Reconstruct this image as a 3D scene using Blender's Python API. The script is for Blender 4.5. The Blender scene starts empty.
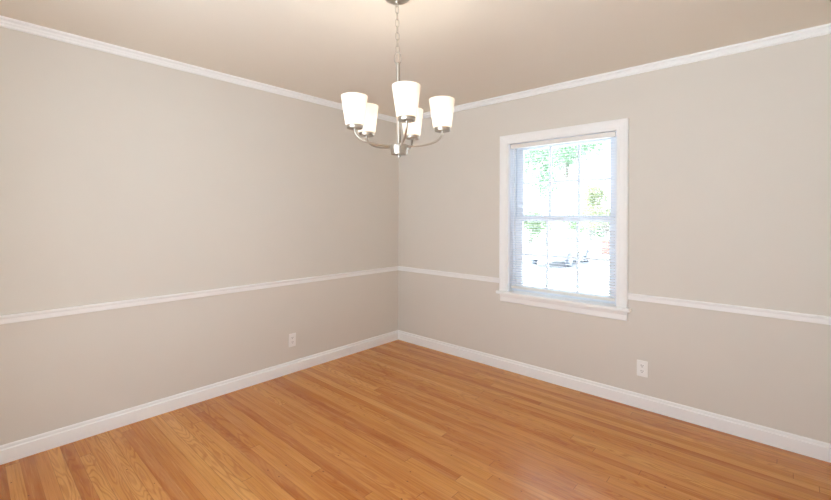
import bpy, bmesh, math, random
from mathutils import Vector, Matrix
random.seed(7)
S = bpy.context.scene
C = S.collection
PI = math.pi

# ------------------------------------------------------------------ camera
F_PX = 409.0
cam_d = bpy.data.cameras.new('camera')
cam = bpy.data.objects.new('camera', cam_d)
C.objects.link(cam)
cam_d.sensor_fit = 'HORIZONTAL'
cam_d.sensor_width = 36.0
cam_d.lens = 36.0 * F_PX / 831.0
cam_d.shift_y = -33.5 / 831.0
cam_d.clip_start = 0.02
cam_d.clip_end = 500
CAM = Vector((3.18, -3.25, 1.36))
TH = math.radians(42.0)
cam.matrix_world = (Matrix.Translation(CAM) @ Matrix.Rotation(TH, 4, 'Z')
                    @ Matrix.Rotation(PI / 2, 4, 'X') @ Matrix.Rotation(math.radians(0.2), 4, 'Z'))
S.camera = cam
RV = Vector((math.cos(TH), math.sin(TH), 0))
FV = Vector((-math.sin(TH), math.cos(TH), 0))

# ------------------------------------------------------------------ world, sun, view
w = bpy.data.worlds.new('world')
S.world = w
w.use_nodes = True
nt = w.node_tree
nt.nodes.clear()
wo = nt.nodes.new('ShaderNodeOutputWorld')
bg = nt.nodes.new('ShaderNodeBackground')
tc = nt.nodes.new('ShaderNodeTexCoord')
sx = nt.nodes.new('ShaderNodeSeparateXYZ')
cr = nt.nodes.new('ShaderNodeValToRGB')
nt.links.new(tc.outputs['Generated'], sx.inputs[0])
nt.links.new(sx.outputs['Z'], cr.inputs[0])
cr.color_ramp.elements[0].position = 0.0
cr.color_ramp.elements[0].color = (0.86, 0.95, 1.06, 1)
cr.color_ramp.elements[1].position = 0.7
cr.color_ramp.elements[1].color = (0.78, 0.92, 1.10, 1)
nt.links.new(cr.outputs[0], bg.inputs[0])
bg.inputs[1].default_value = 2.2
nt.links.new(bg.outputs[0], wo.inputs[0])

sun_d = bpy.data.lights.new('sun', 'SUN')
sun_d.energy = 18.0
sun_d.angle = math.radians(1.0)
sun_d.color = (0.90, 0.96, 1.0)
sun = bpy.data.objects.new('sun', sun_d)
C.objects.link(sun)
sun.rotation_euler = Vector((-1.0, -0.15, 1.3)).to_track_quat('Z', 'Y').to_euler()

S.view_settings.view_transform = 'Standard'
S.view_settings.look = 'None'
S.view_settings.exposure = 0.59
S.view_settings.gamma = 1.0
S.view_settings.use_curve_mapping = False
S.cycles.max_bounces = 16
S.cycles.diffuse_bounces = 10
S.cycles.transparent_max_bounces = 24
S.cycles.sample_clamp_indirect = 6.0
S.cycles.use_denoising = True

W, L, H = 3.55, 3.65, 2.44          # room: x 0..W, y -L..0, z 0..H
WT = 0.17                            # wall thickness
OPEN_F = (1.10, 3.22, 0.0, 2.30)      # wide opening behind the camera, added to bring in daylight: x0,x1,z0,z1
WIN = (1.362, 2.262, 0.69, 2.02)      # window in the back wall

def portal(name, loc, rot, sxx, syy):
    d = bpy.data.lights.new(name, 'AREA')
    d.shape = 'RECTANGLE'; d.size = sxx; d.size_y = syy
    d.cycles.is_portal = True
    o = bpy.data.objects.new(name, d); C.objects.link(o)
    o.location = loc; o.rotation_euler = rot
portal('portal_window', ((WIN[0]+WIN[1])/2, WT+0.02, (WIN[2]+WIN[3])/2), (-PI/2, 0, 0), WIN[1]-WIN[0], WIN[3]-WIN[2])
portal('portal_opening', ((OPEN_F[0]+OPEN_F[1])/2, -L-WT-0.02, 1.15), (PI/2, 0, 0), OPEN_F[1]-OPEN_F[0], 2.30)

# ------------------------------------------------------------------ helpers
def lin(r, g, b):
    f = lambda c: (c/255/12.92 if c/255 <= 0.04045 else ((c/255+0.055)/1.055)**2.4)
    return (f(r), f(g), f(b), 1)

def mat(name, col, rough=0.5, metal=0.0, bump=0.0, bscale=60, spec=0.5, coat=0.0, vary=0.0):
    m = bpy.data.materials.new(name); m.use_nodes = True
    t = m.node_tree; p = t.nodes['Principled BSDF']
    p.inputs['Base Color'].default_value = col
    p.inputs['Roughness'].default_value = rough
    p.inputs['Metallic'].default_value = metal
    p.inputs['Specular IOR Level'].default_value = spec
    p.inputs['Coat Weight'].default_value = coat
    if bump or vary:
        c = t.nodes.new('ShaderNodeTexCoord')
        n = t.nodes.new('ShaderNodeTexNoise'); n.inputs['Scale'].default_value = bscale
        n.inputs['Detail'].default_value = 5
        t.links.new(c.outputs['Object'], n.inputs['Vector'])
        if bump:
            b = t.nodes.new('ShaderNodeBump'); b.inputs['Strength'].default_value = bump
            b.inputs['Distance'].default_value = 0.002
            t.links.new(n.outputs['Fac'], b.inputs['Height'])
            t.links.new(b.outputs[0], p.inputs['Normal'])
        if vary:
            n2 = t.nodes.new('ShaderNodeTexNoise'); n2.inputs['Scale'].default_value = 5
            n2.inputs['Detail'].default_value = 4
            t.links.new(c.outputs['Object'], n2.inputs['Vector'])
            mx = t.nodes.new('ShaderNodeMix'); mx.data_type = 'RGBA'
            mx.inputs[6].default_value = tuple(v*(1-vary) for v in col[:3])+(1,)
            mx.inputs[7].default_value = tuple(min(1, v*(1+vary)) for v in col[:3])+(1,)
            t.links.new(n2.outputs['Fac'], mx.inputs[0])
            t.links.new(mx.outputs[2], p.inputs['Base Color'])
    return m

def tag(o, label=None, cat=None, group=None, kind=None):
    if label: o['label'] = label
    if cat: o['category'] = cat
    if group: o['group'] = group
    if kind: o['kind'] = kind
    return o

def empty(name, loc=(0, 0, 0), rz=0.0):
    o = bpy.data.objects.new(name, None); C.objects.link(o)
    o.empty_display_size = 0.05
    o.location = loc; o.rotation_euler = (0, 0, rz)
    return o

def build(name, bm, m, parent=None, smooth=False, bevel=0.0, seg=2):
    bmesh.ops.recalc_face_normals(bm, faces=bm.faces)
    me = bpy.data.meshes.new(name); bm.to_mesh(me); bm.free()
    me.materials.append(m)
    o = bpy.data.objects.new(name, me); C.objects.link(o)
    if smooth:
        for p in me.polygons: p.use_smooth = True
        me.set_sharp_from_angle(angle=math.radians(38))
    if bevel:
        b = o.modifiers.new('bevel', 'BEVEL'); b.width = bevel; b.segments = seg
        b.limit_method = 'ANGLE'; b.angle_limit = math.radians(40)
    if parent: o.parent = parent
    return o

def box(bm, x0, x1, y0, y1, z0, z1):
    v = [bm.verts.new((x, y, z)) for x in (x0, x1) for y in (y0, y1) for z in (z0, z1)]
    for f in ((0, 1, 3, 2), (4, 6, 7, 5), (0, 4, 5, 1), (2, 3, 7, 6), (0, 2, 6, 4), (1, 5, 7, 3)):
        bm.faces.new([v[i] for i in f])

def bx(*a):
    bm = bmesh.new(); box(bm, *a); return bm

def loft(bm, rings, cap=True, close=False):
    n = len(rings[0])
    vs = [[bm.verts.new(p) for p in r] for r in rings]
    m = len(vs)
    for i in range(m if close else m-1):
        a, b = vs[i], vs[(i+1) % m]
        for k in range(n):
            bm.faces.new((a[k], a[(k+1) % n], b[(k+1) % n], b[k]))
    if cap and not close:
        bm.faces.new(list(reversed(vs[0]))); bm.faces.new(vs[-1])

def tube(bm, pts, r, n=12, close=False, cap=True):
    pts = [Vector(p) for p in pts]
    m = len(pts); rings = []
    rr = r if isinstance(r, (list, tuple)) else [r]*m
    up = None
    for i, p in enumerate(pts):
        if close: t = (pts[(i+1) % m]-pts[i-1]).normalized()
        else: t = (pts[min(i+1, m-1)]-pts[max(i-1, 0)]).normalized()
        if up is None:
            up = Vector((0, 0, 1)) if abs(t.z) < 0.9 else Vector((1, 0, 0))
        a = t.cross(up).normalized(); b = a.cross(t).normalized(); up = b
        rings.append([p+(a*math.cos(q)+b*math.sin(q))*rr[i] for q in (2*PI*k/n for k in range(n))])
    loft(bm, rings, cap, close)

def lathe(bm, prof, c=(0, 0, 0), n=40, cap=True):
    """prof: list of (r, z) bottom to top or any order; closed with caps."""
    rings = [[(c[0]+r*math.cos(2*PI*k/n), c[1]+r*math.sin(2*PI*k/n), c[2]+z) for k in range(n)] for r, z in prof]
    loft(bm, rings, cap)

def lathe_closed(bm, prof, c=(0, 0, 0), n=40):
    rings = [[(c[0]+r*math.cos(2*PI*k/n), c[1]+r*math.sin(2*PI*k/n), c[2]+z) for k in range(n)] for r, z in prof]
    loft(bm, rings, False, True)

# ------------------------------------------------------------------ materials
M_wall = mat('greige_wall_paint', lin(218, 213, 204), 0.62, bump=0.10, bscale=140, spec=0.3, vary=0.012)
M_ceil = mat('warm_ceiling_paint', lin(228, 222, 210), 0.75, bump=0.08, bscale=120, spec=0.2, vary=0.01)
M_trim = mat('white_trim_paint', lin(243, 244, 243), 0.38, bump=0.02, bscale=40)
M_vinyl = mat('white_vinyl', lin(230, 235, 242), 0.35)
M_plate = mat('outlet_white', lin(244, 243, 240), 0.35)
M_dark = mat('dark_slot', lin(60, 50, 45), 0.6)
M_nickel = mat('brushed_nickel', (0.50, 0.46, 0.40, 1), 0.30, 1.0, bump=0.03, bscale=300)

def floor_material():
    m = bpy.data.materials.new('oak_strip_floor'); m.use_nodes = True
    t = m.node_tree; N = t.nodes; K = t.links
    p = N['Principled BSDF']
    def math_(op, a, b=None, c=None):
        n = N.new('ShaderNodeMath'); n.operation = op
        for i, v in enumerate((a, b, c)):
            if v is None: continue
            if isinstance(v, (int, float)): n.inputs[i].default_value = v
            else: K.new(v, n.inputs[i])
        return n.outputs[0]
    def comb(x, y, z):
        n = N.new('ShaderNodeCombineXYZ')
        for i, v in enumerate((x, y, z)):
            if isinstance(v, (int, float)): n.inputs[i].default_value = v
            else: K.new(v, n.inputs[i])
        return n.outputs[0]
    def noise(vec, scale=1.0, detail=3, rough=0.5, dist=0.0):
        n = N.new('ShaderNodeTexNoise'); K.new(vec, n.inputs['Vector'])
        n.inputs['Scale'].default_value = scale; n.inputs['Detail'].default_value = detail
        n.inputs['Roughness'].default_value = rough; n.inputs['Distortion'].default_value = dist
        return n.outputs['Fac']
    def white(vec):
        n = N.new('ShaderNodeTexWhiteNoise'); n.noise_dimensions = '3D'; K.new(vec, n.inputs['Vector'])
        return n
    def mix(f, a, b, blend='MIX'):
        n = N.new('ShaderNodeMix'); n.data_type = 'RGBA'; n.blend_type = blend
        for i, v in ((0, f), (6, a), (7, b)):
            if isinstance(v, (int, float)): n.inputs[i].default_value = v
            elif isinstance(v, tuple): n.inputs[i].default_value = v
            else: K.new(v, n.inputs[i])
        return n.outputs[2]
    def smooth(v, a, b, c=0.0, d=1.0):
        n = N.new('ShaderNodeMapRange'); n.interpolation_type = 'SMOOTHSTEP'
        K.new(v, n.inputs[0])
        for i, q in enumerate((a, b, c, d)): n.inputs[i+1].default_value = q
        return n.outputs[0]
    tc = N.new('ShaderNodeTexCoord'); s = N.new('ShaderNodeSeparateXYZ')
    K.new(tc.outputs['Object'], s.inputs[0])
    X, Y = s.outputs['X'], s.outputs['Y']
    yb = math_('DIVIDE', Y, 0.0572)
    row = math_('FLOOR', yb); fy = math_('FRACT', yb)
    wr = white(comb(row, 3.1, 7.7))
    rr = wr.outputs['Value']
    ln = math_('MULTIPLY_ADD', rr, 1.4, 1.7)
    xs = math_('DIVIDE', math_('ADD', X, math_('MULTIPLY', rr, 17.3)), ln)
    seg = math_('FLOOR', xs); fx = math_('FRACT', xs)
    wb = white(comb(row, seg, 1.3))
    idv = wb.outputs['Value']
    sc = N.new('ShaderNodeSeparateColor'); K.new(wb.outputs['Color'], sc.inputs[0])
    r1, r2, r3 = sc.outputs[0], sc.outputs[1], sc.outputs[2]
    # board tone
    ramp = N.new('ShaderNodeValToRGB'); K.new(idv, ramp.inputs[0])
    e = ramp.color_ramp.elements
    e[0].position = 0.0; e[0].color = lin(*FL[0])
    e[1].position = 1.0; e[1].color = lin(*FL[4])
    for q, c_ in ((0.18, FL[1]), (0.5, FL[2]), (0.8, FL[3])):
        k = e.new(q); k.color = lin(*c_)
    # cathedral grain: contour lines of a stretched noise
    ox = math_('MULTIPLY', r1, 91.0); oy = math_('MULTIPLY', r2, 57.0)
    gv = comb(math_('ADD', math_('MULTIPLY', X, 1.5), ox), math_('ADD', math_('MULTIPLY', Y, 11.0), oy), 0.0)
    gn = noise(gv, 1.0, 2, 0.45, 0.25)
    cat = math_('SINE', math_('MULTIPLY', gn, 92.0))
    cat = smooth(cat, -0.2, 1.0)
    # straight grain
    sv = comb(math_('MULTIPLY', X, 2.0), math_('MULTIPLY_ADD', Y, 210.0, ox), oy)
    st = noise(sv, 1.0, 3, 0.6)
    st = smooth(st, 0.42, 0.72)
    pores = noise(comb(math_('MULTIPLY', X, 16.0), math_('MULTIPLY', Y, 700.0), oy), 1.0, 2, 0.6)
    pores = smooth(pores, 0.55, 0.78)
    sel = smooth(r3, 0.40, 0.60)
    g1 = math_('MULTIPLY', cat, sel)
    g2 = math_('MULTIPLY', st, math_('MULTIPLY_ADD', sel, -0.6, 1.0))
    col = mix(math_('MULTIPLY', g1, 0.44), ramp.outputs[0], lin(158, 80, 30))
    col = mix(math_('MULTIPLY', g2, 0.55), col, lin(165, 92, 42))
    col = mix(math_('MULTIPLY', pores, 0.22), col, lin(140, 78, 36))
    # broad soft tone drift inside boards
    dr = noise(comb(math_('MULTIPLY', X, 1.3), math_('MULTIPLY_ADD', Y, 14.0, oy), ox), 1.0, 2, 0.5)
    col = mix(smooth(dr, 0.35, 0.7, 0.0, 0.28), col, lin(232, 170, 102))
    # medium streaks running along each board
    md = noise(comb(math_('MULTIPLY_ADD', X, 3.5, oy), math_('MULTIPLY_ADD', Y, 85.0, ox), 2.0), 1.0, 3, 0.65)
    col = mix(smooth(md, 0.50, 0.72, 0.0, 0.42), col, lin(164, 86, 36))
    col = mix(smooth(md, 0.28, 0.46, 0.30, 0.0), col, lin(226, 168, 98))
    # seams
    e1 = math_('MINIMUM', fy, math_('SUBTRACT', 1.0, fy))
    s1 = smooth(e1, 0.006, 0.035, 1.0, 0.0)
    e2 = math_('MULTIPLY', math_('MINIMUM', fx, math_('SUBTRACT', 1.0, fx)), ln)
    s2 = smooth(e2, 0.0004, 0.0022, 1.0, 0.0)
    sm = math_('MAXIMUM', math_('MULTIPLY', s1, math_('MULTIPLY_ADD', wr.outputs['Value'], 0.45, 0.08)), math_('MULTIPLY', s2, 0.7))
    col = mix(sm, col, lin(112, 58, 26))
    # small dark nail marks
    vo = N.new('ShaderNodeTexVoronoi'); vo.inputs['Scale'].default_value = 1.0
    K.new(comb(math_('MULTIPLY', X, 11.0), math_('MULTIPLY', Y, 17.48), 0.5), vo.inputs['Vector'])
    dots = smooth(vo.outputs['Distance'], 0.045, 0.07, 1.0, 0.0)
    area = noise(comb(X, Y, 4.0), 1.3, 1)
    area = smooth(area, 0.46, 0.54)
    col = mix(math_('MULTIPLY', math_('MULTIPLY', dots, area), 0.75), col, lin(70, 40, 22))
    K.new(col, p.inputs['Base Color'])
    p.inputs['Roughness'].default_value = 0.33
    rn = noise(comb(math_('MULTIPLY', X, 3.0), math_('MULTIPLY', Y, 9.0), 0.0), 1.0, 3)
    K.new(math_('MULTIPLY_ADD', rn, 0.12, 0.17), p.inputs['Roughness'])
    p.inputs['Specular IOR Level'].default_value = 0.5
    b = N.new('ShaderNodeBump'); b.inputs['Strength'].default_value = 0.35; b.inputs['Distance'].default_value = 0.0008
    h = math_('SUBTRACT', math_('MULTIPLY', g2, -0.15), sm)
    K.new(math_('ADD', h, math_('MULTIPLY', r2, 0.25)), b.inputs['Height'])
    K.new(b.outputs[0], p.inputs['Normal'])
    return m
FL = [(178, 108, 44), (190, 120, 50), (199, 131, 57), (207, 143, 66), (218, 159, 83)]
M_floor = floor_material()

# ------------------------------------------------------------------ room shell
def struct(name, bm, m, label, cat, **k):
    o = build(name, bm, m, **k)
    return tag(o, label, cat, kind='structure')

struct('floor', bx(0, W, -L-WT, 0, -0.10, 0), M_floor, 'honey coloured oak strip floor of the empty room', 'floor')
struct('ceiling', bx(-0.6, W+0.6, -L-0.6, 0.6, H, H+0.12), M_ceil, 'plain warm beige painted ceiling', 'ceiling')  # unseen overhang past the walls is added to block direct sun
struct('wall_left', bx(-WT, 0, -L-WT, WT, -0.1, H), M_wall, 'long greige wall left of the corner without a window', 'wall')
bm = bmesh.new()
x0, x1, z0, z1 = WIN
box(bm, 0, x0, 0, WT, -0.1, H); box(bm, x1, W+WT, 0, WT, -0.1, H)
box(bm, x0, x1, 0, WT, -0.1, z0); box(bm, x0, x1, 0, WT, z1, H)
struct('wall_back', bm, M_wall, 'greige wall right of the corner that holds the window', 'wall')
bm = bmesh.new()
box(bm, W, W+WT, -L-WT, 0, -0.1, H)
struct('wall_right', bm, M_wall, 'greige side wall beyond the right edge of the picture', 'wall')
bm = bmesh.new()
x0, x1, z0, z1 = OPEN_F
box(bm, 0, x0, -L-WT, -L, 0, H); box(bm, x1, W, -L-WT, -L, 0, H); box(bm, x0, x1, -L-WT, -L, z1, H)
struct('wall_front', bm, M_wall, 'greige wall behind the camera with a wide opening added for daylight', 'wall')

def run(prof, side, a=None, b=None, miter=(True, True)):
    """sweep a profile [(d, z)] along a wall, mitred in the corners"""
    bm = bmesh.new()
    def ring(end):
        out = []
        for d, z in prof:
            if side == 'left':
                y = (-L+d if miter[0] else a) if end == 0 else (-d if miter[1] else b); out.append((d, y, z))
            if side == 'right':
                y = (-L+d if miter[0] else a) if end == 0 else (-d if miter[1] else b); out.append((W-d, y, z))
            if side == 'back':
                x = (d if miter[0] else a) if end == 0 else (W-d if miter[1] else b); out.append((x, -d, z))
            if side == 'front':
                x = (d if miter[0] else a) if end == 0 else (W-d if miter[1] else b); out.append((x, -L+d, z))
        return out
    loft(bm, [ring(0), ring(1)])
    return bm
P_base = [(0, 0), (0.016, 0), (0.016, 0.072), (0.0155, 0.076), (0.0105, 0.079), (0.0095, 0.083),
          (0.0095, 0.090), (0.008, 0.096), (0.004, 0.100), (0, 0.100)]
P_crown = [(0, 2.389), (0.010, 2.389), (0.013, 2.393), (0.0125, 2.398), (0.005, 2.399), (0.005, 2.404), (0.0075, 2.409),
           (0.012, 2.413), (0.012, 2.417), (0.0085, 2.4185), (0.013, 2.424), (0.021, 2.4265), (0.027, 2.428), (0.029, 2.434), (0.029, 2.440), (0, 2.440)]
P_rail = [(0, 0.763), (0.009, 0.763), (0.012, 0.767), (0.013, 0.790), (0.016, 0.795), (0.0185, 0.800), (0.0185, 0.806), (0.016, 0.810), (0, 0.810)]
struct('baseboard_left', run(P_base, 'left'), M_trim, 'white baseboard along the left wall', 'baseboard')
struct('baseboard_back', run(P_base, 'back'), M_trim, 'white baseboard along the window wall', 'baseboard')
struct('baseboard_right', run(P_base, 'right'), M_trim, 'white baseboard along the unseen side wall', 'baseboard')
bm = run(P_base, 'front', b=OPEN_F[0]-0.09, miter=(True, False))
struct('baseboard_front', bm, M_trim, 'white baseboard along the wall behind the camera', 'baseboard')
struct('trim_1', run(P_crown, 'left'), M_trim, 'thin white crown moulding along the top of the left wall', 'moulding')
struct('trim_2', run(P_crown, 'back'), M_trim, 'thin white crown moulding above the window wall', 'moulding')
struct('trim_3', run(P_crown, 'right'), M_trim, 'white crown moulding on the unseen side wall', 'moulding')
struct('trim_4', run(P_crown, 'front'), M_trim, 'white crown moulding behind the camera', 'moulding')
struct('trim_5', run(P_rail, 'left'), M_trim, 'white chair rail across the left wall', 'chair rail')
struct('trim_6', run(P_rail, 'back', b=1.290, miter=(True, False)), M_trim, 'short white chair rail between corner and window', 'chair rail')
struct('trim_7', run(P_rail, 'back', a=2.332, miter=(False, True)), M_trim, 'white chair rail right of the window', 'chair rail')

# ------------------------------------------------------------------ window_1
cx0, cx1, cz0, cz1 = WIN
win = empty('window_1', ((cx0+cx1)/2, 0, cz0))
tag(win, 'white double hung window with six panes in each sash', 'window', kind='structure')
def wpart(name, bm, m, parent=None, **k):
    bmesh.ops.translate(bm, verts=bm.verts, vec=(-(cx0+cx1)/2, 0, -cz0))
    o = build(name, bm, m, **k); o.parent = parent or win
    return o
# casing: moulded profile, mitred at the head (profile across width u 0..0.078, depth d)
CP = [(0.0, 0.0), (0.0, 0.012), (0.006, 0.015), (0.016, 0.015), (0.020, 0.0125), (0.052, 0.0165), (0.058, 0.020), (0.074, 0.022), (0.078, 0.019), (0.078, 0.0)]
bm = bmesh.new()
i0, i1, zt, zb = cx0, cx1, 2.003, 0.70
rings = [[(i0-u, -d, zb) for u, d in CP], [(i0-u, -d, zt+u) for u, d in CP],
         [(i1+u, -d, zt+u) for u, d in CP], [(i1+u, -d, zb) for u, d in CP]]
loft(bm, rings)
wpart('casing', bm, M_trim)
wpart('stool', bx(1.266, 2.362, -0.052, 0.085, 0.675, 0.700), M_trim, bevel=0.006, seg=3)
bm = bmesh.new()
AP = [(0.0, 0.604), (0.010, 0.604), (0.014, 0.610), (0.014, 0.648), (0.018, 0.655), (0.021, 0.675), (0.0, 0.675)]
loft(bm, [[(1.290, -d, z) for d, z in AP], [(2.336, -d, z) for d, z in AP]])
wpart('apron', bm, M_trim)
bm = bmesh.new()
for a, b in ((cx0-0.0, cx0+0.012), (cx1-0.012, cx1)):
    box(bm, a, b, 0.0, WT+0.01, cz0, cz1)
box(bm, cx0, cx1, 0.0, WT+0.01, cz1-0.016, cz1)
box(bm, cx0+0.012, cx1-0.012, 0.085, WT+0.03, cz0, cz0+0.018)
# stops
for a, b in ((cx0+0.012, cx0+0.030), (cx1-0.030, cx1-0.012)):
    box(bm, a, b, 0.070, 0.082, cz0, cz1-0.016)
wpart('jamb', bm, M_vinyl)

def sash(name, y0, z0, z1, gx0, gx1, gz0, gz1, mx, mz):
    f0, f1 = cx0+0.014, cx1-0.014
    bm = bmesh.new()
    y1 = y0+0.034
    box(bm, f0, gx0, y0, y1, z0, z1); box(bm, gx1, f1, y0, y1, z0, z1)
    box(bm, gx0, gx1, y0, y1, z0, gz0); box(bm, gx0, gx1, y0, y1, gz1, z1)
    s = wpart(name, bm, M_vinyl, bevel=0.003)
    gm = bmesh.new()
    for m in mx: box(gm, m-0.0095, m+0.0095, y0+0.008, y0+0.026, gz0, gz1)
    xs = [gx0]+mx+[gx1]
    for i in range(3):
        box(gm, xs[i]+(0.0095 if i else 0), xs[i+1]-(0.0095 if i < 2 else 0), y0+0.008, y0+0.026, mz-0.0085, mz+0.0085)
    wpart('muntin_grille', gm, M_vinyl, s)
    zs = [gz0, mz, gz1]
    for i in range(3):
        for j in range(2):
            wpart('glass_pane', bx(xs[i], xs[i+1], y0+0.015, y0+0.019, zs[j], zs[j+1]), M_glass, s)
    return s

def glass_material():
    m = bpy.data.materials.new('window_glass'); m.use_nodes = True
    t = m.node_tree; t.nodes.clear()
    o = t.nodes.new('ShaderNodeOutputMaterial'); mx = t.nodes.new('ShaderNodeMixShader')
    tr = t.nodes.new('ShaderNodeBsdfTransparent'); gl = t.nodes.new('ShaderNodeBsdfGlossy')
    fr = t.nodes.new('ShaderNodeFresnel'); fr.inputs[0].default_value = 1.25
    tr.inputs[0].default_value = (0.97, 0.985, 0.98, 1); gl.inputs['Roughness'].default_value = 0.01
    t.links.new(fr.outputs[0], mx.inputs[0]); t.links.new(tr.outputs[0], mx.inputs[1]); t.links.new(gl.outputs[0], mx.inputs[2])
    t.links.new(mx.outputs[0], o.inputs[0])
    return m
M_glass = glass_material()
sash('upper_sash', 0.122, 1.335, cz1-0.017, 1.442, 2.178, 1.372, 1.958, [1.687, 1.933], 1.661)
low = sash('lower_sash', 0.084, cz0+0.012, 1.362, 1.452, 2.182, 0.745, 1.322, [1.680, 1.938], 1.028)
for xx in (1.60, 1.985):
    bm = bx(xx-0.030, xx+0.030, 0.086, 0.108, 1.362, 1.368)
    box(bm, xx-0.018, xx+0.022, 0.090, 0.104, 1.368, 1.374)
    wpart('sash_lock', bm, M_vinyl, bevel=0.002)

bm = bmesh.new()
x0, x1, z0, z1 = OPEN_F
box(bm, x0-0.08, x0, -L, -L+0.018, 0, z1+0.08); box(bm, x1, x1+0.08, -L, -L+0.018, 0, z1+0.08); box(bm, x0, x1, -L, -L+0.018, z1, z1+0.08)
struct('trim_8', bm, M_trim, 'white casing around the wide opening added for daylight behind the camera', 'trim')

# ------------------------------------------------------------------ venetian blind
def slat_material():
    m = mat('blind_slat', lin(250, 250, 251), 0.4)
    t = m.node_tree; p = t.nodes['Principled BSDF']; out = t.nodes['Material Output']
    tl = t.nodes.new('ShaderNodeBsdfTranslucent'); tl.inputs[0].default_value = lin(240, 244, 250)
    mx = t.nodes.new('ShaderNodeMixShader'); mx.inputs[0].default_value = 0.2
    t.links.new(p.outputs[0], mx.inputs[1]); t.links.new(tl.outputs[0], mx.inputs[2]); t.links.new(mx.outputs[0], out.inputs[0])
    return m
M_slat = slat_material()
M_blind = mat('blind_rail', lin(232, 229, 222), 0.4)
M_clear = mat('clear_wand', lin(225, 228, 230), 0.15)
bx0, bx1 = cx0+0.014, cx1-0.014
yc = 0.030
bl = empty('venetian_blind', ((bx0+bx1)/2, yc, 1.965))
tag(bl, 'white mini venetian blind lowered in the window with its slats open', 'blind')
boff = Vector((-(bx0+bx1)/2, -yc, -1.965))
def bpart(name, bm, m, **k):
    bmesh.ops.translate(bm, verts=bm.verts, vec=boff)
    return build(name, bm, m, bl, **k)
bpart('headrail', bx(bx0+0.003, bx1-0.003, yc-0.024, yc+0.014, 1.964, 1.998), M_blind, bevel=0.002)
bm = bx(bx1-0.0028, bx1-0.0015, yc-0.020, yc+0.010, 1.967, 1.996)
bpart('end_cap', bm, M_dark)
bm = bmesh.new()
pitch = 0.0212; n = 57; tilt = math.radians(7)
ztop = 1.950
for i in range(n):
    z = ztop-i*pitch
    prof = []
    for k in range(7):
        u = -0.0125+0.025*k/6
        crn = 0.0016*(1-(u/0.0125)**2)
        prof.append((yc+u*math.cos(tilt), z+u*math.sin(tilt)+crn))
    th = 0.0003
    ring = [(y, zz+th) for y, zz in prof]+[(y, zz-th) for y, zz in reversed(prof)]
    loft(bm, [[(bx0+0.004, y, zz) for y, zz in ring], [(bx1-0.004, y, zz) for y, zz in ring]])
bpart('slats', bm, M_slat)
zb = ztop-n*pitch
bpart('bottom_rail', bx(bx0+0.004, bx1-0.004, yc-0.012, yc+0.012, zb-0.012, zb+0.008), M_blind, bevel=0.003)
for xx in (cx0+0.16, (cx0+cx1)/2, cx1-0.16):
    bm = bmesh.new()
    for dy in (-0.0135, 0.0135):
        tube(bm, [(xx, yc+dy, 1.964), (xx, yc+dy, zb)], 0.0005, 6)
    bpart('ladder_cord', bm, M_blind)
bm = bmesh.new()
tube(bm, [(cx0+0.062, yc-0.028, 1.972), (cx0+0.062, yc-0.030, 1.94), (cx0+0.064, yc-0.031, 1.20)], 0.0028, 6)
bpart('tilt_wand', bm, M_clear)
bm = bmesh.new()
tube(bm, [(bx1-0.05, yc-0.026, 1.970), (bx1-0.05, yc-0.028, 1.10)], 0.0009, 6)
tube(bm, [(bx1-0.05, yc-0.028, 1.105), (bx1-0.05, yc-0.028, 1.06)], [0.0015, 0.005], 8)
bpart('pull_cord', bm, M_blind)

# ------------------------------------------------------------------ outlets
def outlet(loc, rz, label):
    r = empty('wall_outlet', loc, rz)      # local: plate in x-z plane facing -y
    tag(r, label, 'outlet')
    bm = bx(-0.035, 0.035, -0.006, 0.0, -0.057, 0.057)
    build('cover_plate', bm, M_plate, r, bevel=0.003)
    for s in (-1, 1):
        bm = bmesh.new()
        ring = []
        for k in range(24):
            a = 2*PI*k/24
            ring.append((max(-0.0165, min(0.0165, 0.0185*math.cos(a))), 0.0145*math.sin(a)+s*0.0195))
        loft(bm, [[(x, -0.0058, z) for x, z in ring], [(x, -0.0080, z) for x, z in ring]])
        f = build('receptacle', bm, M_plate, r)
        bm = bmesh.new()
        box(bm, -0.0075, -0.0048, -0.0084, -0.0078, s*0.0195+0.000, s*0.0195+0.009)
        box(bm, 0.0048, 0.0075, -0.0084, -0.0078, s*0.0195+0.001, s*0.0195+0.008)
        tube(bm, [(0, -0.0078, s*0.0195-0.0065), (0, -0.0084, s*0.0195-0.0065)], 0.0028, 10)
        build('slot', bm, M_dark, f)
    bm = bmesh.new()
    tube(bm, [(0, -0.0055, 0), (0, -0.0072, 0)], 0.003, 12)
    build('screw', bm, M_plate, r)
outlet((0, -1.319, 0.281), PI/2, 'white duplex outlet low on the left wall')
outlet((2.434, 0, 0.283), 0, 'white duplex outlet on the wall right of the window')

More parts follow.
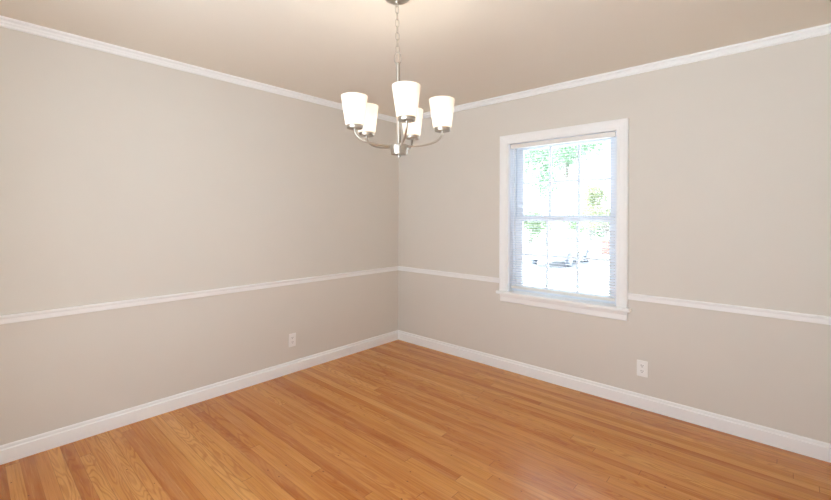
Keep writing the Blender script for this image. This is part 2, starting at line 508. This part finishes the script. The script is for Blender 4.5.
# ------------------------------------------------------------------ chandelier
def shade_material():
    m = bpy.data.materials.new('frosted_shade'); m.use_nodes = True
    t = m.node_tree; p = t.nodes['Principled BSDF']; out = t.nodes['Material Output']
    p.inputs['Base Color'].default_value = lin(248, 242, 232); p.inputs['Roughness'].default_value = 0.25
    p.inputs['Emission Color'].default_value = (1.0, 0.88, 0.72, 1); p.inputs['Emission Strength'].default_value = 0.25
    tl = t.nodes.new('ShaderNodeBsdfTranslucent'); tl.inputs[0].default_value = (0.97, 0.95, 0.91, 1)
    mx = t.nodes.new('ShaderNodeMixShader'); mx.inputs[0].default_value = 0.15
    t.links.new(p.outputs[0], mx.inputs[1]); t.links.new(tl.outputs[0], mx.inputs[2]); t.links.new(mx.outputs[0], out.inputs[0])
    return m
M_shade = shade_material()
def bulb_material():
    m = bpy.data.materials.new('lit_bulb'); m.use_nodes = True
    p = m.node_tree.nodes['Principled BSDF']
    p.inputs['Base Color'].default_value = (0.9, 0.85, 0.75, 1)
    p.inputs['Emission Color'].default_value = (1.0, 0.95, 0.88, 1)
    p.inputs['Emission Strength'].default_value = BULB
    return m
BULB = 13.0
M_bulb = bulb_material()

def cam_point(px, depth, z):
    p = CAM+RV*((px-415.5)/F_PX*depth)+FV*depth
    return Vector((p.x, p.y, z))
cc = cam_point(396.1, 2.0, H)
ch = empty('chandelier', cc)
tag(ch, 'brushed nickel five arm chandelier with lit frosted glass shades', 'chandelier')
DRIFT = RV*(0.0135/0.75)
def cpart(name, bm, m, parent=ch, drift=True, **k):
    # built in coordinates relative to the canopy centre on the ceiling; hangs very slightly off plumb
    if drift:
        for v in bm.verts:
            s = -v.co.z; v.co.x += DRIFT.x*s; v.co.y += DRIFT.y*s
    o = build(name, bm, m, **k); o.parent = parent
    return o
bm = bmesh.new()
lathe(bm, [(0.067, 0.0), (0.068, -0.004), (0.067, -0.008), (0.061, -0.015), (0.048, -0.023), (0.028, -0.029), (0.012, -0.032), (0.009, -0.038), (0.003, -0.040)], n=48)
cpart('canopy', bm, M_nickel, smooth=True)
bm = bmesh.new()      # little loop under canopy
pts = [(0.008*math.cos(a), 0, -0.046+0.010*math.sin(a)) for a in (2*PI*k/20 for k in range(20))]
tube(bm, pts, 0.0016, 8, close=True)
cpart('canopy_loop', bm, M_nickel, smooth=True)
def link(zc, half, wd, r, rot):
    bm = bmesh.new(); pts = []
    s = half-wd
    for k in range(24):
        a = 2*PI*k/24
        pts.append((wd*math.cos(a), 0, zc+wd*math.sin(a)+(s if math.sin(a) >= 0 else -s)))
    tube(bm, pts, r, 8, close=True)
    bmesh.ops.rotate(bm, verts=bm.verts, cent=(0, 0, 0), matrix=Matrix.Rotation(rot, 3, 'Z'))
    return bm
zr = 2.108-H          # top of rod
z_start = -0.053
nl = 7
span = (-z_start+zr+0.0)
zloop_top = zr+0.051
pl = (z_start-zloop_top)/nl
for i in range(nl):
    zc = z_start-pl*(i+0.5)
    bmk = link(zc, pl/2+0.0022, 0.0082, 0.0015, TH+(0.25 if i % 2 == 0 else PI/2-0.3))
    cpart('chain_link', bmk, M_nickel, smooth=True)
bm = bmesh.new()
tube(bm, [(0.0170*math.cos(a), 0, zr+0.024+0.029*math.sin(a)) for a in (2*PI*k/32 for k in range(32))], 0.0018, 8, close=True)
bmesh.ops.rotate(bm, verts=bm.verts, cent=(0, 0, 0), matrix=Matrix.Rotation(TH+0.1, 3, 'Z'))
cpart('hanging_loop', bm, M_nickel, smooth=True)
M_cord = mat('pale_cord', lin(225, 215, 195), 0.5)
bm = bmesh.new()
pts = []
for k in range(60):
    f = k/59; z = -0.040+(zr-0.002+0.040)*f
    pts.append((0.004*math.sin(f*22), 0.004*math.cos(f*22), z))
tube(bm, pts, 0.0013, 6)
cpart('lamp_cord', bm, M_cord, smooth=True)
zh = 1.700-H
bm = bmesh.new()
lathe(bm, [(0.0035, zr+0.004), (0.0105, zr+0.002), (0.0110, zr-0.002), (0.0103, zr-0.006), (0.0103, zh+0.016), (0.014, zh+0.014), (0.014, zh+0.008)], n=20)
cpart('rod', bm, M_nickel, smooth=True)
bm = bmesh.new()
lathe(bm, [(0.012, zh+0.010), (0.0435, zh+0.009), (0.0455, zh+0.007), (0.0460, zh+0.003), (0.0395, zh-0.035), (0.0380, zh-0.038), (0.007, zh-0.040)], n=64)
cpart('hub', bm, M_nickel, smooth=True)
bm = bmesh.new()
lathe(bm, [(0.0045, zh-0.036), (0.0048, zh-0.041), (0.0070, zh-0.042), (0.0073, zh-0.048), (0.005, zh-0.052), (0.002, zh-0.053)], n=20)
cpart('finial', bm, M_nickel, smooth=True)
R0 = 0.213
toward = math.atan2(-(cc.y-CAM.y), -(cc.x-CAM.x))     # direction hub -> camera
for k in range(5):
    a = toward + math.radians((9, 88, 160, 231, 280)[k])               # counter-clockwise from above = to the right in view
    d = Vector((math.cos(a), math.sin(a), 0))
    def P(r, z): return (d.x*r, d.y*r, z)
    zc = 1.779-H
    bm = bmesh.new()
    pts = []
    p0, p1, p2, p3 = (0.030, zh+0.004), (0.135, zh+0.002), (R0+0.002, zh+0.022), (R0, zc)
    for i in range(25):
        t = i/24; q = 1-t
        r = q**3*p0[0]+3*q*q*t*p1[0]+3*q*t*t*p2[0]+t**3*p3[0]
        z = q**3*p0[1]+3*q*q*t*p1[1]+3*q*t*t*p2[1]+t**3*p3[1]
        pts.append(P(r, z))
    tube(bm, pts, 0.0054, 12)
    arm = cpart('arm', bm, M_nickel, smooth=True)
    c = P(R0, zc)
    bm = bmesh.new()
    lathe(bm, [(0.005, -0.008), (0.0065, -0.006), (0.0065, -0.002), (0.037, -0.001), (0.0390, 0.002), (0.0398, 0.014), (0.0385, 0.0155), (0.016, 0.0155), (0.0155, 0.040), (0.014, 0.042)], c, 48)
    cpart('socket_cup', bm, M_nickel, arm, smooth=True)
    bm = bmesh.new()
    pr = [(0.0430, 0.0165), (0.0450, 0.019), (0.0632, 0.152), (0.0625, 0.154), (0.0610, 0.152), (0.0425, 0.022), (0.0400, 0.0195), (0.0165, 0.0195), (0.0165, 0.0165)]
    lathe_closed(bm, pr, c, 48)
    sh = cpart('lamp_shade', bm, M_shade, smooth=True)
    bm = bmesh.new()
    lathe(bm, [(0.012, 0.040), (0.013, 0.050), (0.022, 0.066), (0.026, 0.080), (0.024, 0.093), (0.015, 0.103), (0.004, 0.107)], c, 20)
    cpart('light_bulb', bm, M_bulb, sh, smooth=True)

# ------------------------------------------------------------------ outside
GZ = -0.9
def ground_mat():
    return mat('pale_concrete', lin(204, 206, 208), 0.9, bump=0.1, bscale=3, vary=0.05)
bm = bmesh.new()
box(bm, -70, 60, 0.5, 90, GZ-0.1, GZ); box(bm, -70, 60, -60, 0.5, GZ-0.1, GZ)
tag(build('driveway_ground', bm, ground_mat()), 'sunlit pale paved ground outside the window', 'ground', kind='structure')

M_bark = mat('tree_bark', lin(160, 154, 148), 0.9, bump=0.5, bscale=14)
def leaf_mat(name, c):
    m = mat(name, c, 0.6)
    t = m.node_tree; p = t.nodes['Principled BSDF']; out = t.nodes['Material Output']
    tl = t.nodes.new('ShaderNodeBsdfTranslucent'); tl.inputs[0].default_value = c
    mx = t.nodes.new('ShaderNodeMixShader'); mx.inputs[0].default_value = 0.4
    t.links.new(p.outputs[0], mx.inputs[1]); t.links.new(tl.outputs[0], mx.inputs[2]); t.links.new(mx.outputs[0], out.inputs[0])
    return m
LM = [leaf_mat('leaf_green', lin(150, 168, 135)), leaf_mat('leaf_blue_green', lin(128, 156, 126)), leaf_mat('leaf_yellow_green', lin(172, 178, 145))]
def ground_point(px, dist, z=GZ):
    p = CAM+RV*((px-415.5)/F_PX*dist)+FV*dist
    return Vector((p.x, p.y, z))
def tree(px, dist, h, trunk_h, rad, n, leaf, lm, label, rnd, squash=0.8, name='tree'):
    rng = random.Random(rnd)
    base = ground_point(px, dist)
    r = empty(name, base); tag(r, label, 'tree' if name == 'tree' else 'shrub')
    bm = bmesh.new()
    tops = []
    tube(bm, [(0, 0, -0.05), (0.05, 0.02, trunk_h*0.5), (0.0, 0.08, trunk_h), (0.05, 0, h*0.8)], [0.03*rad+0.03, 0.025*rad+0.02, 0.02*rad+0.01, 0.015], 8)
    cz = trunk_h+(h-trunk_h)/2
    cl = []
    for i in range(16):
        u = Vector((rng.gauss(0, 1), rng.gauss(0, 1), rng.gauss(0, 1))).normalized()*rng.uniform(0.35, 0.85)
        cpt = Vector((u.x*rad, u.y*rad, cz+u.z*(h-trunk_h)/2))
        cl.append((cpt, rad*rng.uniform(0.25, 0.45)))
        tube(bm, [(0, 0.05, trunk_h*0.9), tuple(Vector((0, 0, trunk_h)).lerp(cpt, 0.6)+Vector((0, 0, 0.1))), tuple(cpt)], [0.008*rad+0.01, 0.012, 0.005], 5)
    build('trunk', bm, M_bark, r, smooth=True)
    bm = bmesh.new()
    for i in range(n):
        c, cr_ = rng.choice(cl)
        u = Vector((rng.gauss(0, 1), rng.gauss(0, 1), rng.gauss(0, 1))).normalized()*cr_*rng.uniform(0.3, 1.05)
        p = c+u
        a = Vector((rng.gauss(0, 1), rng.gauss(0, 1), rng.gauss(0, 0.6))).normalized()
        b = a.cross(Vector((rng.gauss(0, 1), rng.gauss(0, 1), rng.gauss(0, 1)))).normalized()
        s = leaf*rng.uniform(0.7, 1.3)
        vs = [bm.verts.new(p+a*s*x+b*s*y) for x, y in ((-1, 0), (-0.3, 0.45), (0.4, 0.4), (1, 0), (0.4, -0.4), (-0.3, -0.45))]
        bm.faces.new(vs)
    f = build('foliage', bm, lm, r)
    return r
tree(520, 15.0, 6.4, 2.2, 1.7, 3200, 0.06, LM[1], 'loose green tree seen at the left side of the window', 1)
tree(566, 34.0, 13.0, 6.0, 3.4, 3000, 0.13, LM[1], 'tall airy tree whose branches fill the middle upper panes', 2)
tree(606, 28.0, 5.0, 1.2, 2.6, 3400, 0.11, LM[2], 'yellow green tree at the right edge of the panes', 3)
tree(590, 40.0, 3.2, 0.5, 3.4, 2600, 0.14, LM[0], 'low rounded green tree just above the car roof', 4)
tree(530, 27.0, 3.0, 0.5, 1.9, 2000, 0.10, LM[0], 'short bushy green tree behind the left lower panes', 5)

# car outside: pale sedan seen at three quarters from behind
M_car = mat('car_paint_white', lin(190, 196, 204), 0.25, coat=0.6)
M_cglass = mat('car_window_glass', lin(150, 165, 180), 0.08)
M_tyre = mat('tyre_rubber', lin(120, 125, 134), 0.8)
M_rim = mat('wheel_rim', (0.6, 0.62, 0.65, 1), 0.3, 1.0)
M_tail = mat('tail_light_red', lin(222, 150, 145), 0.25)
def car():
    base = ground_point(561, 20.0)
    r = empty('car', base, TH+math.radians(52)); tag(r, 'pale white car parked on the drive outside the window', 'car')
    # body cross-sections along local x (length 4.4), half width in y
    secs = [(-2.18, 0.62, 0.42, 0.66, 0.74), (-2.05, 0.78, 0.30, 0.88, 0.84), (-1.3, 0.86, 0.24, 0.93, 0.88), (-0.3, 0.89, 0.22, 0.92, 0.90), (0.8, 0.89, 0.22, 0.90, 0.90),
            (1.5, 0.86, 0.24, 0.84, 0.86), (2.0, 0.78, 0.30, 0.74, 0.80), (2.2, 0.62, 0.40, 0.60, 0.70)]
    bm = bmesh.new(); rings = []
    for x, w_, zb_, zt_, _ in secs:
        ring = []
        for yy, zz in ((-0.85, 0.0), (-1.0, 0.25), (-1.0, 0.6), (-0.92, 0.92), (-0.6, 1.0), (0.6, 1.0), (0.92, 0.92), (1.0, 0.6), (1.0, 0.25), (0.85, 0.0)):
            ring.append((x, yy*w_, zb_+(zt_-zb_)*zz))
        rings.append(ring)
    loft(bm, rings); build('body', bm, M_car, r, smooth=True)
    bm = bmesh.new()
    loft(bm, [[(x, y*w_, z) for y, z in ((-1, zb_), (-0.78, zt_), (0.78, zt_), (1, zb_))] for x, w_, zb_, zt_ in
              ((-1.75, 0.76, 0.88, 0.90), (-1.05, 0.76, 0.88, 1.30), (-0.7, 0.77, 0.88, 1.345), (0.2, 0.77, 0.86, 1.35), (0.5, 0.77, 0.85, 1.31), (1.25, 0.74, 0.82, 0.86))])
    build('cabin_glass', bm, M_cglass, r, smooth=False)
    bm = bmesh.new()
    loft(bm, [[(x, y, z) for y, z in ((-w_, zt_-0.02), (-w_*0.9, zt_+0.02), (w_*0.9, zt_+0.02), (w_, zt_-0.02))] for x, w_, zt_ in
              ((-1.10, 0.60, 1.29), (-0.7, 0.62, 1.355), (0.2, 0.62, 1.365), (0.50, 0.60, 1.32))])
    for s in (-1, 1):
        tube(bm, [(-1.72, s*0.70, 0.90), (-1.08, s*0.60, 1.29)], 0.04, 6)
        tube(bm, [(1.22, s*0.68, 0.86), (0.5, s*0.60, 1.31)], 0.035, 6)
        tube(bm, [(-0.25, s*0.75, 0.90), (-0.25, s*0.62, 1.34)], 0.035, 6)
    build('roof', bm, M_car, r)
    for xx in (-1.35, 1.4):
        for s in (-1, 1):
            bm = bmesh.new()
            tube(bm, [(xx, s*0.70, 0.32), (xx, s*0.72, 0.32), (xx, s*0.88, 0.32), (xx, s*0.90, 0.32)], [0.27, 0.32, 0.32, 0.28], 24)
            wl = build('wheel', bm, M_tyre, r)
            bm = bmesh.new(); tube(bm, [(xx, s*0.895, 0.32), (xx, s*0.91, 0.32)], [0.20, 0.17], 20)
            build('rim', bm, M_rim, wl)
    for s in (-1, 1):
        build('tail_light', bx(-2.14, -2.02, min(s*0.50, s*0.76), max(s*0.50, s*0.76), 0.66, 0.78), M_tail, r, bevel=0.02)
        build('headlight', bx(2.00, 2.12, min(s*0.46, s*0.70), max(s*0.46, s*0.70), 0.52, 0.64), M_cglass, r, bevel=0.02)
        build('side_mirror', bx(0.75, 0.90, min(s*0.84, s*1.0), max(s*0.84, s*1.0), 0.88, 1.0), M_car, r, bevel=0.02)
car()
def brick_mat():
    m = bpy.data.materials.new('brick'); m.use_nodes = True
    t = m.node_tree; p = t.nodes['Principled BSDF']; p.inputs['Roughness'].default_value = 0.9
    b = t.nodes.new('ShaderNodeTexBrick'); c = t.nodes.new('ShaderNodeTexCoord')
    mp = t.nodes.new('ShaderNodeMapping'); mp.inputs['Rotation'].default_value = (PI/2, 0, 0)
    t.links.new(c.outputs['Object'], mp.inputs[0]); t.links.new(mp.outputs[0], b.inputs['Vector'])
    b.inputs['Color1'].default_value = lin(176, 118, 102); b.inputs['Color2'].default_value = lin(158, 100, 86)
    b.inputs['Mortar'].default_value = lin(210, 200, 190); b.inputs['Scale'].default_value = 4.5
    t.links.new(b.outputs[0], p.inputs['Base Color'])
    return m
bp = ground_point(604.5, 25.0)
r = empty('brick_pillar', bp, TH); tag(r, 'short red brick pillar outside, seen low at the right of the panes', 'pillar')
build('shaft', bx(-0.27, 0.27, -0.27, 0.27, 0, 0.85), brick_mat(), r, bevel=0.01)
build('cap_stone', bx(-0.32, 0.32, -0.32, 0.32, 0.85, 0.93), ground_mat(), r, bevel=0.015)
